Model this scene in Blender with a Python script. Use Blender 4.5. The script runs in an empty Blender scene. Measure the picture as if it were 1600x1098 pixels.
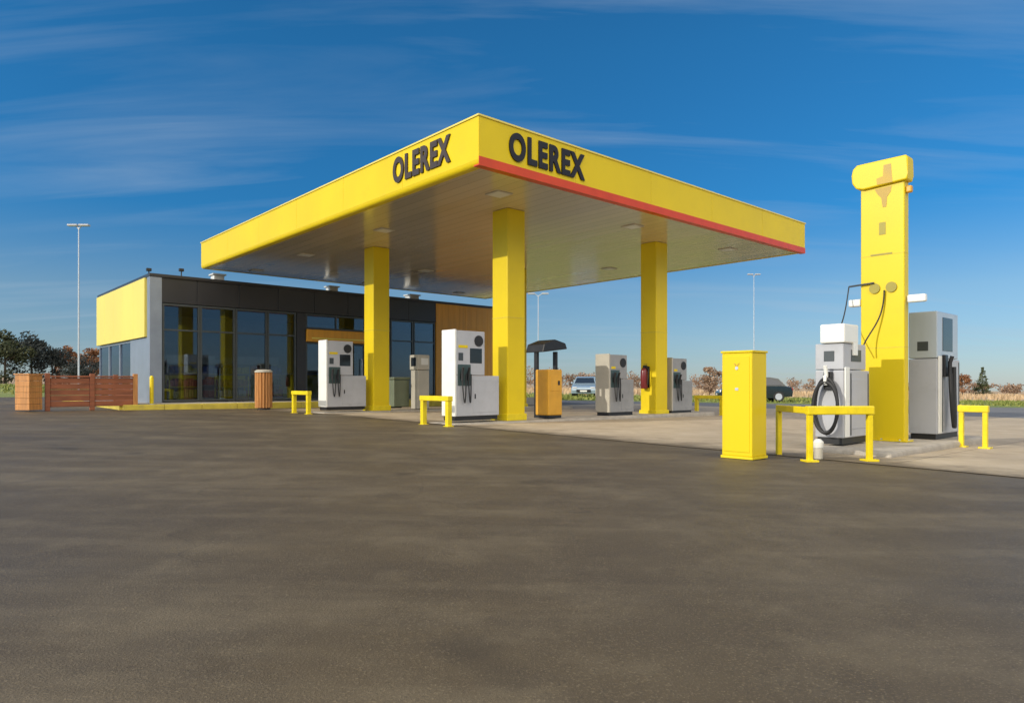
import bpy, bmesh, math, random
from mathutils import Vector, Matrix
random.seed(7)
scene = bpy.context.scene
COL = scene.collection
R_ = math.radians

# ------------------------------------------------------------------ camera, sky, sun, exposure
EYE = 0.85                       # camera height
SLOPE = -0.014                   # the whole site falls gently to the right
cam_d = bpy.data.cameras.new('camera'); cam = bpy.data.objects.new('camera', cam_d); COL.objects.link(cam)
cam.location = (0, 0, EYE); cam.rotation_euler = (R_(90), 0, 0)
cam_d.sensor_width = 36.0; cam_d.lens = 36.0 * 1078 / 1600
cam_d.shift_y = 51 / 1600; cam_d.clip_end = 4000
scene.camera = cam

SUN_EL = R_(24); SUN_DIR = Vector((-0.9, -0.44, 0)).normalized()
SUN_AZ = math.atan2(SUN_DIR.x, SUN_DIR.y)
sun_d = bpy.data.lights.new('sun', 'SUN'); sun = bpy.data.objects.new('sun', sun_d); COL.objects.link(sun)
sun_d.energy = 2.75; sun_d.angle = R_(0.6); sun_d.color = (1.0, 0.93, 0.80)
sun.rotation_euler = (-(SUN_DIR * math.cos(SUN_EL) + Vector((0, 0, math.sin(SUN_EL))))).to_track_quat('-Z', 'Y').to_euler()
sun.location = (-30, -15, 20)

world = bpy.data.worlds.new('World'); scene.world = world; world.use_nodes = True
nt = world.node_tree; nt.nodes.clear(); N = nt.nodes.new; LK = nt.links.new
out = N('ShaderNodeOutputWorld'); bg = N('ShaderNodeBackground'); bg.inputs['Strength'].default_value = 0.10
sky = N('ShaderNodeTexSky'); sky.sky_type = 'NISHITA'; sky.sun_disc = False
sky.sun_elevation = SUN_EL; sky.sun_rotation = SUN_AZ
sky.air_density = 1.0; sky.dust_density = 0.1; sky.ozone_density = 2.6
tc = N('ShaderNodeTexCoord'); sep = N('ShaderNodeSeparateXYZ'); LK(tc.outputs['Generated'], sep.inputs[0])
def wmath(op, a, b=None, clamp=False):
    n = N('ShaderNodeMath'); n.operation = op; n.use_clamp = clamp
    for i, v in enumerate((a, b)):
        if v is None: continue
        if isinstance(v, (int, float)): n.inputs[i].default_value = v
        else: LK(v, n.inputs[i])
    return n.outputs[0]
zz = wmath('ADD', wmath('MAXIMUM', sep.outputs[2], 0.0), 0.12)
cx = wmath('DIVIDE', sep.outputs[0], zz); cy = wmath('DIVIDE', sep.outputs[1], zz)
comb = N('ShaderNodeCombineXYZ'); LK(cx, comb.inputs[0]); LK(cy, comb.inputs[1])
mp = N('ShaderNodeMapping'); mp.inputs['Scale'].default_value = (0.34, 1.9, 1); mp.inputs['Rotation'].default_value = (0, 0, 0.16)
mp.inputs['Location'].default_value = (3.3, 1.2, 0)
LK(comb.outputs[0], mp.inputs[0])
nz = N('ShaderNodeTexNoise'); nz.inputs['Scale'].default_value = 1.5; nz.inputs['Detail'].default_value = 7; nz.inputs['Roughness'].default_value = 0.55; nz.inputs['Distortion'].default_value = 0.6
LK(mp.outputs[0], nz.inputs['Vector'])
nz2 = N('ShaderNodeTexNoise'); nz2.inputs['Scale'].default_value = 0.55; nz2.inputs['Detail'].default_value = 3
LK(comb.outputs[0], nz2.inputs['Vector'])
cr = N('ShaderNodeMapRange'); cr.inputs['From Min'].default_value = 0.47; cr.inputs['From Max'].default_value = 0.78; LK(nz.outputs['Fac'], cr.inputs['Value'])
cr2 = N('ShaderNodeMapRange'); cr2.inputs['From Min'].default_value = 0.3; cr2.inputs['From Max'].default_value = 0.62; LK(nz2.outputs['Fac'], cr2.inputs['Value'])
cf = wmath('MULTIPLY', wmath('MULTIPLY', cr.outputs[0], cr2.outputs[0]), 0.48, True)
# clear cold air: deepen the blue by elevation
ramp = N('ShaderNodeValToRGB'); el = ramp.color_ramp.elements
el[0].position = 0.0; el[0].color = (0.50, 0.62, 0.90, 1); el[1].position = 1.0; el[1].color = (0.19, 0.80, 1.15, 1)
for p_, c_ in ((0.12, (0.54, 0.73, 0.90, 1)), (0.23, (0.16, 0.68, 1.04, 1)), (0.43, (0.18, 0.80, 1.15, 1))):
    e_ = el.new(p_); e_.color = c_
LK(sep.outputs[2], ramp.inputs[0])
hs = N('ShaderNodeMix'); hs.data_type = 'RGBA'; hs.blend_type = 'MULTIPLY'; hs.inputs['Factor'].default_value = 1.0; hs.clamp_result = False
LK(sky.outputs[0], hs.inputs[6]); LK(ramp.outputs[0], hs.inputs[7])
# added bright cloud, unseen behind the camera, to lift the faces in shade
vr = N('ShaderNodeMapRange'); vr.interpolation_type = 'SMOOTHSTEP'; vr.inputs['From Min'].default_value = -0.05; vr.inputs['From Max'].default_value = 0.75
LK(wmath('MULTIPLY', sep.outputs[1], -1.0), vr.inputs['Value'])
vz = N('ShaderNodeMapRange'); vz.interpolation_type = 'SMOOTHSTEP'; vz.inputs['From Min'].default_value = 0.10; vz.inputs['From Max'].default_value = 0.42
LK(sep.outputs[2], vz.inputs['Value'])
fill_cloud = wmath('MULTIPLY', wmath('MULTIPLY', vr.outputs[0], vz.outputs[0]), wmath('MULTIPLY', nz2.outputs['Fac'], 1.9), True)
mx = N('ShaderNodeMix'); mx.data_type = 'RGBA'; LK(cf, mx.inputs['Factor']); LK(hs.outputs[2], mx.inputs[6]); mx.inputs[7].default_value = (4.2, 5.2, 6.2, 1)
mx2 = N('ShaderNodeMix'); mx2.data_type = 'RGBA'; LK(fill_cloud, mx2.inputs['Factor']); LK(mx.outputs[2], mx2.inputs[6]); mx2.inputs[7].default_value = (28, 25.5, 22, 1)
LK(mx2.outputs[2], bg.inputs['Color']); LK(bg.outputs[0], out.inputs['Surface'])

scene.view_settings.view_transform = 'Standard'; scene.view_settings.look = 'None'
scene.view_settings.gamma = 1.0; scene.view_settings.use_curve_mapping = False
scene.view_settings.exposure = 0.08
scene.cycles.use_denoising = True
scene.cycles.max_bounces = 8; scene.cycles.transparent_max_bounces = 16

# ------------------------------------------------------------------ materials
def new_mat(name):
    m = bpy.data.materials.new(name); m.use_nodes = True
    return m, m.node_tree, m.node_tree.nodes['Principled BSDF']
def mat(name, col, rough=0.5, metal=0.0, var=0.12, scale=3.0, bump=0.0, bscale=60, spec=0.5, coat=0.0, stretch=(1, 1, 1), dirt=None, dirt_amt=0.0):
    m, t, b = new_mat(name)
    tx = t.nodes.new('ShaderNodeTexCoord'); mpn = t.nodes.new('ShaderNodeMapping'); mpn.inputs['Scale'].default_value = stretch
    t.links.new(tx.outputs['Object'], mpn.inputs[0])
    n = t.nodes.new('ShaderNodeTexNoise'); n.inputs['Scale'].default_value = scale; n.inputs['Detail'].default_value = 6
    t.links.new(mpn.outputs[0], n.inputs['Vector'])
    r = t.nodes.new('ShaderNodeValToRGB'); e = r.color_ramp.elements
    e[0].position = 0.3; e[1].position = 0.72
    e[0].color = tuple(c * (1 - var) for c in col) + (1,); e[1].color = tuple(min(1, c * (1 + var * 0.6)) for c in col) + (1,)
    t.links.new(n.outputs['Fac'], r.inputs[0])
    src = r.outputs[0]
    if dirt:
        n3 = t.nodes.new('ShaderNodeTexNoise'); n3.inputs['Scale'].default_value = scale * 2.3; n3.inputs['Detail'].default_value = 8; n3.inputs['Roughness'].default_value = 0.7
        t.links.new(mpn.outputs[0], n3.inputs['Vector'])
        rg = t.nodes.new('ShaderNodeMapRange'); rg.inputs['From Min'].default_value = 0.52; rg.inputs['From Max'].default_value = 0.75; rg.inputs['To Max'].default_value = dirt_amt
        t.links.new(n3.outputs['Fac'], rg.inputs['Value'])
        mm = t.nodes.new('ShaderNodeMix'); mm.data_type = 'RGBA'; t.links.new(rg.outputs[0], mm.inputs['Factor']); t.links.new(src, mm.inputs[6]); mm.inputs[7].default_value = tuple(dirt) + (1,)
        src = mm.outputs[2]
    t.links.new(src, b.inputs['Base Color'])
    rr = t.nodes.new('ShaderNodeMapRange'); rr.inputs['To Min'].default_value = max(0, rough * 0.85); rr.inputs['To Max'].default_value = min(1, rough * 1.15)
    t.links.new(n.outputs['Fac'], rr.inputs['Value']); t.links.new(rr.outputs[0], b.inputs['Roughness'])
    b.inputs['Metallic'].default_value = metal; b.inputs['Specular IOR Level'].default_value = spec; b.inputs['Coat Weight'].default_value = coat
    if bump:
        n2 = t.nodes.new('ShaderNodeTexNoise'); n2.inputs['Scale'].default_value = bscale; n2.inputs['Detail'].default_value = 5
        t.links.new(tx.outputs['Object'], n2.inputs['Vector'])
        bp = t.nodes.new('ShaderNodeBump'); bp.inputs['Strength'].default_value = bump; bp.inputs['Distance'].default_value = 0.02
        t.links.new(n2.outputs['Fac'], bp.inputs['Height']); t.links.new(bp.outputs[0], b.inputs['Normal'])
    return m

def ground_mat(name, base, dark, light, big, grain_amt, rough, streak=None, joints=None, cracks=0):
    """large patches + streaks + fine aggregate grain, all in object space"""
    m, t, b = new_mat(name); NN = t.nodes.new; L = t.links.new
    tx = NN('ShaderNodeTexCoord')
    def noise(scale, detail=6, rough_=0.6, vec=None, st=None, rot=0):
        n = NN('ShaderNodeTexNoise'); n.inputs['Scale'].default_value = scale; n.inputs['Detail'].default_value = detail; n.inputs['Roughness'].default_value = rough_
        v = tx.outputs['Object']
        if st:
            mpn = NN('ShaderNodeMapping'); mpn.vector_type = 'POINT'; mpn.inputs['Scale'].default_value = st; mpn.inputs['Rotation'].default_value = (0, 0, rot)
            L(v, mpn.inputs[0]); v = mpn.outputs[0]
        L(v, n.inputs['Vector']); return n.outputs['Fac']
    def rng(v, a, c, lo=0, hi=1):
        r = NN('ShaderNodeMapRange'); r.inputs['From Min'].default_value = a; r.inputs['From Max'].default_value = c
        r.inputs['To Min'].default_value = lo; r.inputs['To Max'].default_value = hi; L(v, r.inputs['Value']); return r.outputs[0]
    def mixc(f, a, c):
        x = NN('ShaderNodeMix'); x.data_type = 'RGBA'
        L(f, x.inputs['Factor'])
        for i, v in ((6, a), (7, c)):
            if isinstance(v, tuple): x.inputs[i].default_value = v + (1,)
            else: L(v, x.inputs[i])
        return x.outputs[2]
    c = mixc(rng(noise(big), 0.35, 0.68), base, dark)
    c = mixc(rng(noise(big * 4.3, 8, 0.65), 0.48, 0.7, 0, 0.7), c, light)
    if streak:
        for rot, sc, st, amt in streak:
            c = mixc(rng(noise(sc, 6, 0.62, st=st, rot=rot), 0.5, 0.66, 0, amt), c, dark)
            c = mixc(rng(noise(sc * 1.7, 6, 0.62, st=st, rot=rot), 0.54, 0.7, 0, amt * 0.8), c, light)
    g = noise(120, 3, 0.7)
    c = mixc(rng(g, 0.55, 0.7, 0, grain_amt), c, tuple(min(1, x * 2.0) for x in light))
    c = mixc(rng(noise(70, 3, 0.7), 0.58, 0.7, 0, grain_amt), c, tuple(x * 0.45 for x in dark))
    def mth(op, a, d=None):
        n = NN('ShaderNodeMath'); n.operation = op
        for i, v in enumerate((a, d)):
            if v is None: continue
            if isinstance(v, (int, float)): n.inputs[i].default_value = v
            else: L(v, n.inputs[i])
        return n.outputs[0]
    if cracks:
        nv = NN('ShaderNodeTexNoise'); nv.inputs['Scale'].default_value = 1.1; nv.inputs['Detail'].default_value = 6
        L(tx.outputs['Object'], nv.inputs['Vector'])
        va = NN('ShaderNodeVectorMath'); va.operation = 'MULTIPLY_ADD'; L(nv.outputs['Color'], va.inputs[0]); va.inputs[1].default_value = (1.1, 1.1, 0); L(tx.outputs['Object'], va.inputs[2])
        vo = NN('ShaderNodeTexVoronoi'); vo.feature = 'DISTANCE_TO_EDGE'; vo.inputs['Scale'].default_value = cracks; L(va.outputs[0], vo.inputs['Vector'])
        ck = mth('MULTIPLY', mth('LESS_THAN', vo.outputs['Distance'], 0.0025), rng(noise(0.35, 3), 0.45, 0.55, 0, 0.35))
        c = mixc(ck, c, tuple(x * 0.5 for x in dark))
        sp = NN('ShaderNodeTexVoronoi'); sp.inputs['Scale'].default_value = 0.9; L(va.outputs[0], sp.inputs['Vector'])
        c = mixc(mth('MULTIPLY', rng(sp.outputs['Distance'], 0.10, 0.2, 0.6, 0), rng(noise(0.8, 2), 0.5, 0.6)), c, tuple(x * 0.6 for x in dark))
    if joints:
        so_ = NN('ShaderNodeSeparateXYZ'); L(tx.outputs['Object'], so_.inputs[0])
        ox, oy = so_.outputs[0], so_.outputs[1]
        rr_ = mth('ADD', mth('MULTIPLY', mth('ADD', ox, 0.582), 0.746), mth('MULTIPLY', mth('SUBTRACT', oy, 12.05), 0.666))
        ll_ = mth('ADD', mth('MULTIPLY', mth('ADD', ox, 0.582), -0.666), mth('MULTIPLY', mth('SUBTRACT', oy, 12.05), 0.746))
        for q in (rr_, ll_):
            jn = mth('LESS_THAN', mth('FRACT', mth('ADD', mth('MULTIPLY', q, 1 / 3.0), 100.15)), 0.006)
            c = mixc(mth('MULTIPLY', jn, 0.7), c, tuple(x * 0.35 for x in dark))
        edge = mth('ADD', mth('SUBTRACT', 1.7, rr_), mth('MULTIPLY', mth('SUBTRACT', noise(0.9, 8, 0.7), 0.5), 3.0))
        c = mixc(rng(edge, 0.15, 1.0, 0, 0.85), c, joints)
    L(c, b.inputs['Base Color'])
    L(rng(noise(big * 2), 0.3, 0.7, rough - 0.1, rough + 0.08), b.inputs['Roughness'])
    bp = NN('ShaderNodeBump'); bp.inputs['Strength'].default_value = 0.5; bp.inputs['Distance'].default_value = 0.012
    L(g, bp.inputs['Height']); L(bp.outputs[0], b.inputs['Normal'])
    return m

M = {}
M['yellow'] = mat('yellow_paint', (0.74, 0.555, 0.009), 0.38, var=0.06, scale=0.8, coat=0.0, spec=0.3, dirt=(0.5, 0.36, 0.03), dirt_amt=0.18)
M['yellow_panel'] = mat('yellow_panel', (0.80, 0.66, 0.13), 0.4, var=0.06, scale=0.6, stretch=(1, 1, 0.4))
M['yellow_rail'] = mat('yellow_rail', (0.77, 0.60, 0.008), 0.35, var=0.12, scale=5, dirt=(0.35, 0.26, 0.03), dirt_amt=0.35)
M['yellow_kerb'] = mat('yellow_kerb', (0.62, 0.50, 0.07), 0.75, var=0.2, scale=3, dirt=(0.28, 0.24, 0.14), dirt_amt=0.6, bump=0.3)
M['red'] = mat('red_trim', (0.64, 0.065, 0.008), 0.35, var=0.1)
M['letter'] = mat('dark_lettering', (0.012, 0.010, 0.016), 0.6, var=0.2)
M['letter_brown'] = mat('brown_lettering', (0.045, 0.030, 0.024), 0.5, var=0.2)
M['white'] = mat('white_panel', (0.80, 0.80, 0.76), 0.3, var=0.06, scale=2, coat=0.2, dirt=(0.5, 0.48, 0.42), dirt_amt=0.3)
M['grey'] = mat('grey_panel', (0.44, 0.45, 0.48), 0.4, var=0.08, scale=2, dirt=(0.28, 0.27, 0.25), dirt_amt=0.3)
M['steel'] = mat('brushed_steel', (0.52, 0.57, 0.62), 0.35, metal=0.35, var=0.12, scale=3, stretch=(1, 1, 0.15))
M['beige'] = mat('beige_panel', (0.46, 0.43, 0.36), 0.5, var=0.12, scale=2)
M['black'] = mat('black_plastic', (0.018, 0.018, 0.02), 0.4, var=0.3)
M['rubber'] = mat('black_rubber', (0.02, 0.02, 0.021), 0.6, var=0.3)
M['nozzle_green'] = mat('dark_green_plastic', (0.05, 0.085, 0.085), 0.4, var=0.3)
M['screen'] = mat('dark_screen', (0.02, 0.025, 0.03), 0.08, var=0.2)
M['orange'] = mat('orange_cladding', (0.76, 0.36, 0.035), 0.45, var=0.12, scale=1.2, stretch=(6, 6, 0.4))
M['orange_bin'] = mat('orange_paint', (0.66, 0.34, 0.03), 0.4, var=0.14, scale=3)
M['wood'] = mat('reddish_wood', (0.27, 0.085, 0.035), 0.6, var=0.35, scale=2, stretch=(1, 1, 7), bump=0.3)
M['wood_light'] = mat('pale_orange_wood', (0.50, 0.225, 0.065), 0.6, var=0.3, scale=3, stretch=(7, 7, 0.7), bump=0.3)
M['anthracite'] = mat('anthracite_cladding', (0.028, 0.028, 0.033), 0.35, var=0.2, scale=1)
M['frame'] = mat('window_frame', (0.07, 0.08, 0.085), 0.35, metal=0.3, var=0.15)
M['alu'] = mat('blue_grey_aluminium', (0.27, 0.31, 0.38), 0.35, metal=0.35, var=0.1)
M['concrete'] = mat('concrete_kerb', (0.42, 0.38, 0.32), 0.85, var=0.2, scale=4, bump=0.3, dirt=(0.2, 0.18, 0.15), dirt_amt=0.5)
M['galv'] = mat('galvanised_steel', (0.50, 0.54, 0.60), 0.5, metal=0.3, var=0.1)
M['interior'] = mat('interior_wall', (0.42, 0.36, 0.28), 0.7, var=0.1)
M['floor_tile'] = mat('interior_floor', (0.22, 0.20, 0.18), 0.35, var=0.15)
M['ceiling'] = mat('interior_ceiling', (0.15, 0.15, 0.16), 0.8, var=0.05)
M['maroon'] = mat('dark_red_enamel', (0.17, 0.02, 0.022), 0.3, var=0.15)
M['lamp_glass'] = mat('milky_lamp_cover', (0.72, 0.72, 0.68), 0.25, var=0.05)
M['bark'] = mat('bark', (0.07, 0.052, 0.038), 0.9, var=0.3, bump=0.5)
M['white_car'] = mat('blue_grey_car_paint', (0.26, 0.35, 0.43), 0.22, var=0.04, coat=0.6)
M['green_car'] = mat('dark_car_paint', (0.012, 0.022, 0.026), 0.2, var=0.1, coat=0.6)
M['chrome'] = mat('car_lamp', (0.75, 0.76, 0.78), 0.12, metal=0.6, var=0.05)
M['redlamp'] = mat('red_lamp', (0.4, 0.01, 0.01), 0.2, var=0.1)

def leaf_mat(name, c1, c2):
    m, t, b = new_mat(name)
    g = t.nodes.new('ShaderNodeNewGeometry'); r = t.nodes.new('ShaderNodeValToRGB')
    r.color_ramp.elements[0].color = c1 + (1,); r.color_ramp.elements[1].color = c2 + (1,)
    t.links.new(g.outputs['Random Per Island'], r.inputs[0]); t.links.new(r.outputs[0], b.inputs['Base Color'])
    b.inputs['Roughness'].default_value = 0.75; b.inputs['Specular IOR Level'].default_value = 0.2
    return m
M['leaf_dark'] = leaf_mat('dark_leaves', (0.030, 0.042, 0.024), (0.095, 0.10, 0.05))
M['leaf_slate'] = leaf_mat('slate_leaves', (0.028, 0.035, 0.036), (0.07, 0.08, 0.075))
M['leaf_rust'] = leaf_mat('rust_leaves', (0.20, 0.09, 0.045), (0.34, 0.17, 0.08))
M['leaf_brown'] = leaf_mat('bare_brown_twigs', (0.20, 0.125, 0.085), (0.36, 0.25, 0.17))
M['needle'] = leaf_mat('conifer_needles', (0.045, 0.06, 0.025), (0.10, 0.11, 0.045))
M['blade'] = leaf_mat('grass_blades', (0.13, 0.17, 0.035), (0.26, 0.27, 0.08))
M['reed'] = leaf_mat('dry_reeds', (0.36, 0.25, 0.14), (0.58, 0.43, 0.27))

# thin pane: clear tinted glass that reflects more at grazing angles
def glass(name, tint, ior=1.55):
    m, t, b = new_mat(name); t.nodes.remove(b)
    o = t.nodes['Material Output']; f = t.nodes.new('ShaderNodeFresnel'); f.inputs['IOR'].default_value = ior
    a = t.nodes.new('ShaderNodeMath'); a.operation = 'MULTIPLY_ADD'; a.inputs[1].default_value = 1.0; a.inputs[2].default_value = 0.03; a.use_clamp = True
    tr = t.nodes.new('ShaderNodeBsdfTransparent'); tr.inputs[0].default_value = tint + (1,)
    gl = t.nodes.new('ShaderNodeBsdfGlossy'); gl.inputs['Roughness'].default_value = 0.015; gl.inputs['Color'].default_value = (0.78, 0.88, 1, 1)
    ms = t.nodes.new('ShaderNodeMixShader'); L = t.links.new
    L(f.outputs[0], a.inputs[0]); L(a.outputs[0], ms.inputs[0]); L(tr.outputs[0], ms.inputs[1]); L(gl.outputs[0], ms.inputs[2]); L(ms.outputs[0], o.inputs['Surface'])
    return m
M['glass'] = glass('tinted_window_glass', (0.62, 0.68, 0.75))
M['car_glass'] = mat('car_glass', (0.02, 0.03, 0.045), 0.05, var=0.1, coat=0.5)

# soffit: satin metal strips with fine joints
def soffit_mat():
    m, t, b = new_mat('satin_metal_soffit'); NN = t.nodes.new; L = t.links.new
    tx = NN('ShaderNodeTexCoord'); s = NN('ShaderNodeSeparateXYZ'); L(tx.outputs['Object'], s.inputs[0])
    def mth(op, a, c):
        n = NN('ShaderNodeMath'); n.operation = op
        for i, v in enumerate((a, c)):
            if isinstance(v, (int, float)): n.inputs[i].default_value = v
            else: L(v, n.inputs[i])
        return n.outputs[0]
    fr = mth('FRACT', mth('MULTIPLY', s.outputs[0], 1 / 0.3), 0)
    j = mth('LESS_THAN', fr, 0.05)
    fl = mth('FLOOR', mth('MULTIPLY', s.outputs[0], 1 / 0.3), 0)
    wn = NN('ShaderNodeTexWhiteNoise'); wn.noise_dimensions = '1D'; L(fl, wn.inputs['W'])
    r = NN('ShaderNodeMapRange'); r.inputs['To Min'].default_value = 0.95; r.inputs['To Max'].default_value = 1.0; L(wn.outputs['Value'], r.inputs['Value'])
    mm = NN('ShaderNodeMix'); mm.data_type = 'RGBA'; mm.blend_type = 'MULTIPLY'; mm.inputs['Factor'].default_value = 1
    mm.inputs[6].default_value = (0.80, 0.71, 0.55, 1); L(r.outputs[0], mm.inputs[7])
    m2 = NN('ShaderNodeMix'); m2.data_type = 'RGBA'; L(j, m2.inputs['Factor']); L(mm.outputs[2], m2.inputs[6]); m2.inputs[7].default_value = (0.50, 0.44, 0.34, 1)
    L(m2.outputs[2], b.inputs['Base Color'])
    b.inputs['Metallic'].default_value = 0.5
    rr = NN('ShaderNodeMapRange'); rr.inputs['To Min'].default_value = 0.15; rr.inputs['To Max'].default_value = 0.22; L(wn.outputs['Value'], rr.inputs['Value']); L(rr.outputs[0], b.inputs['Roughness'])
    return m
M['soffit'] = soffit_mat()

A_R = math.atan2(0.666, 0.746)          # the station's main direction in plan
M['asphalt'] = ground_mat('worn_asphalt', (0.112, 0.083, 0.044), (0.066, 0.049, 0.030), (0.185, 0.148, 0.090), 0.24, 0.5, 0.6,
                          streak=[(0.35, 0.5, (0.3, 1.9, 1), 0.55), (-0.5, 0.7, (0.3, 1.6, 1), 0.5), (1.2, 0.5, (0.2, 2.4, 1), 0.45), (0.0, 1.6, (1, 1, 1), 0.45)], cracks=0.33)
M['forecourt'] = ground_mat('pale_concrete', (0.49, 0.40, 0.275), (0.37, 0.295, 0.205), (0.56, 0.47, 0.34), 0.5, 0.12, 0.75,
                            streak=[(A_R, 0.8, (0.3, 1.8, 1), 0.4), (0.0, 1.3, (1, 1, 1), 0.45)], joints=(0.12, 0.094, 0.06))
M['road'] = ground_mat('grey_road', (0.19, 0.185, 0.18), (0.14, 0.135, 0.13), (0.24, 0.235, 0.225), 0.3, 0.2, 0.75)
M['grass'] = ground_mat('green_verge', (0.19, 0.23, 0.05), (0.13, 0.18, 0.04), (0.28, 0.27, 0.09), 0.15, 0.3, 0.9)
M['dry'] = ground_mat('dry_field', (0.42, 0.31, 0.19), (0.34, 0.24, 0.14), (0.52, 0.40, 0.26), 0.06, 0.2, 0.95)
M['paving'] = ground_mat('pavement_slabs', (0.40, 0.37, 0.32), (0.33, 0.30, 0.26), (0.46, 0.43, 0.38), 0.8, 0.15, 0.8)

# ------------------------------------------------------------------ mesh helpers
class MB:
    def __init__(s): s.bm = bmesh.new()
    def box(s, x0, x1, y0, y1, z0, z1, bev=0.0, seg=2):
        r = bmesh.ops.create_cube(s.bm, size=1.0)
        vs = r['verts']
        for v in vs:
            v.co = Vector(((x0 + x1) / 2 + v.co.x * (x1 - x0), (y0 + y1) / 2 + v.co.y * (y1 - y0), (z0 + z1) / 2 + v.co.z * (z1 - z0)))
        if bev:
            es = list({e for v in vs for e in v.link_edges})
            bmesh.ops.bevel(s.bm, geom=es, offset=bev, segments=seg, profile=0.5, affect='EDGES')
        return s
    def tube(s, pts, r, seg=10, r1=None, cap=True):
        pts = [Vector(p) for p in pts]; n = len(pts); rings = []
        up = None
        for i, p in enumerate(pts):
            d = (pts[min(i + 1, n - 1)] - pts[max(i - 1, 0)]).normalized()
            if up is None:
                up = Vector((0, 0, 1)) if abs(d.z) < 0.9 else Vector((1, 0, 0))
            a = d.cross(up).normalized(); b = a.cross(d).normalized(); up = b
            rr = r if r1 is None else r + (r1 - r) * i / (n - 1)
            rings.append([s.bm.verts.new(p + (a * math.cos(2 * math.pi * k / seg) + b * math.sin(2 * math.pi * k / seg)) * rr) for k in range(seg)])
        for i in range(n - 1):
            for k in range(seg):
                s.bm.faces.new((rings[i][k], rings[i][(k + 1) % seg], rings[i + 1][(k + 1) % seg], rings[i + 1][k]))
        if cap:
            s.bm.faces.new(rings[0][::-1]); s.bm.faces.new(rings[-1])
        return s
    def lathe(s, prof, c=(0, 0, 0), seg=24):
        rings = [[s.bm.verts.new((c[0] + r * math.cos(2 * math.pi * k / seg), c[1] + r * math.sin(2 * math.pi * k / seg), c[2] + z)) for k in range(seg)] for r, z in prof]
        for i in range(len(rings) - 1):
            for k in range(seg):
                s.bm.faces.new((rings[i][k], rings[i][(k + 1) % seg], rings[i + 1][(k + 1) % seg], rings[i + 1][k]))
        s.bm.faces.new(rings[0][::-1]); s.bm.faces.new(rings[-1]); return s
    def prism(s, poly, a, b, axis='y', bev=0):
        """polygon (u, v) extruded along an axis: 'y' -> (u, *, v), 'x' -> (*, u, v), 'z' -> (u, v, *)"""
        f = {'y': lambda u, v, w: (u, w, v), 'x': lambda u, v, w: (w, u, v), 'z': lambda u, v, w: (u, v, w)}[axis]
        A = [s.bm.verts.new(f(u, v, a)) for u, v in poly]; B = [s.bm.verts.new(f(u, v, b)) for u, v in poly]
        n = len(poly)
        fs = [s.bm.faces.new(A), s.bm.faces.new(B[::-1])]
        for i in range(n):
            fs.append(s.bm.faces.new((A[i], B[i], B[(i + 1) % n], A[(i + 1) % n])))
        if bev:
            es = list({e for v in A + B for e in v.link_edges})
            bmesh.ops.bevel(s.bm, geom=es, offset=bev, segments=2, profile=0.5, affect='EDGES')
        return s
    def disc(s, c, r, normal_axis, t, seg=24):
        c = Vector(c); ax = {'x': Vector((1, 0, 0)), 'y': Vector((0, 1, 0)), 'z': Vector((0, 0, 1))}[normal_axis]
        return s.tube([c, c + ax * t], r, seg)
    def build(s, name, m, parent=None, smooth=False):
        bmesh.ops.recalc_face_normals(s.bm, faces=s.bm.faces[:])
        me = bpy.data.meshes.new(name); s.bm.to_mesh(me); s.bm.free()
        if smooth:
            for p in me.polygons: p.use_smooth = True
            try: me.set_sharp_from_angle(angle=R_(40))
            except Exception: pass
        me.materials.append(M[m] if isinstance(m, str) else m)
        o = bpy.data.objects.new(name, me); COL.objects.link(o)
        if parent: o.parent = parent
        return o

def zg(x): return SLOPE * x                         # ground height
def tag(o, label=None, cat=None, group=None, kind=None):
    if label: o['label'] = label
    if cat: o['category'] = cat
    if group: o['group'] = group
    if kind: o['kind'] = kind
    return o
def thing(name, loc, rz, label, cat, group=None):
    o = bpy.data.objects.new(name, None); COL.objects.link(o); o.location = loc; o.rotation_euler = (0, 0, rz)
    o.empty_display_size = 0.2
    return tag(o, label, cat, group)
def kids(o): return [c for c in COL.objects if c.parent == o]
def dup(o, parent=None):
    c = o.copy(); COL.objects.link(c); c.parent = parent
    for ch in kids(o): dup(ch, c)
    return c
P0 = Vector((-0.582, 12.05)); RD = Vector((0.746, 0.666)); LD = Vector((-0.666, 0.746))
def ST(r, l, dz=0.0):                               # station plan coordinates -> world, on the ground
    p = P0 + RD * r + LD * l
    return Vector((p.x, p.y, zg(p.x) + dz))
def text_mesh(body, name, m, parent, width, height, depth=0.02, thick=0.0):
    cu = bpy.data.curves.new(name, 'FONT'); cu.body = body; cu.extrude = depth / 2; cu.offset = thick; cu.size = 1.0; cu.space_character = 1.16
    to = bpy.data.objects.new(name, cu); COL.objects.link(to)
    bpy.context.view_layer.update()
    me = bpy.data.meshes.new_from_object(to.evaluated_get(bpy.context.evaluated_depsgraph_get()))
    COL.objects.unlink(to); bpy.data.objects.remove(to)
    xs = [v.co.x for v in me.vertices]; ys = [v.co.y for v in me.vertices]
    x0, x1, y0, y1 = min(xs), max(xs), min(ys), max(ys)
    for v in me.vertices:
        v.co.x = (v.co.x - x0) / (x1 - x0) * width; v.co.y = (v.co.y - y0) / (y1 - y0) * height
    me.materials.clear(); me.materials.append(M[m]); me.name = name
    o = bpy.data.objects.new(name, me); COL.objects.link(o); o.parent = parent
    return o

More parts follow.
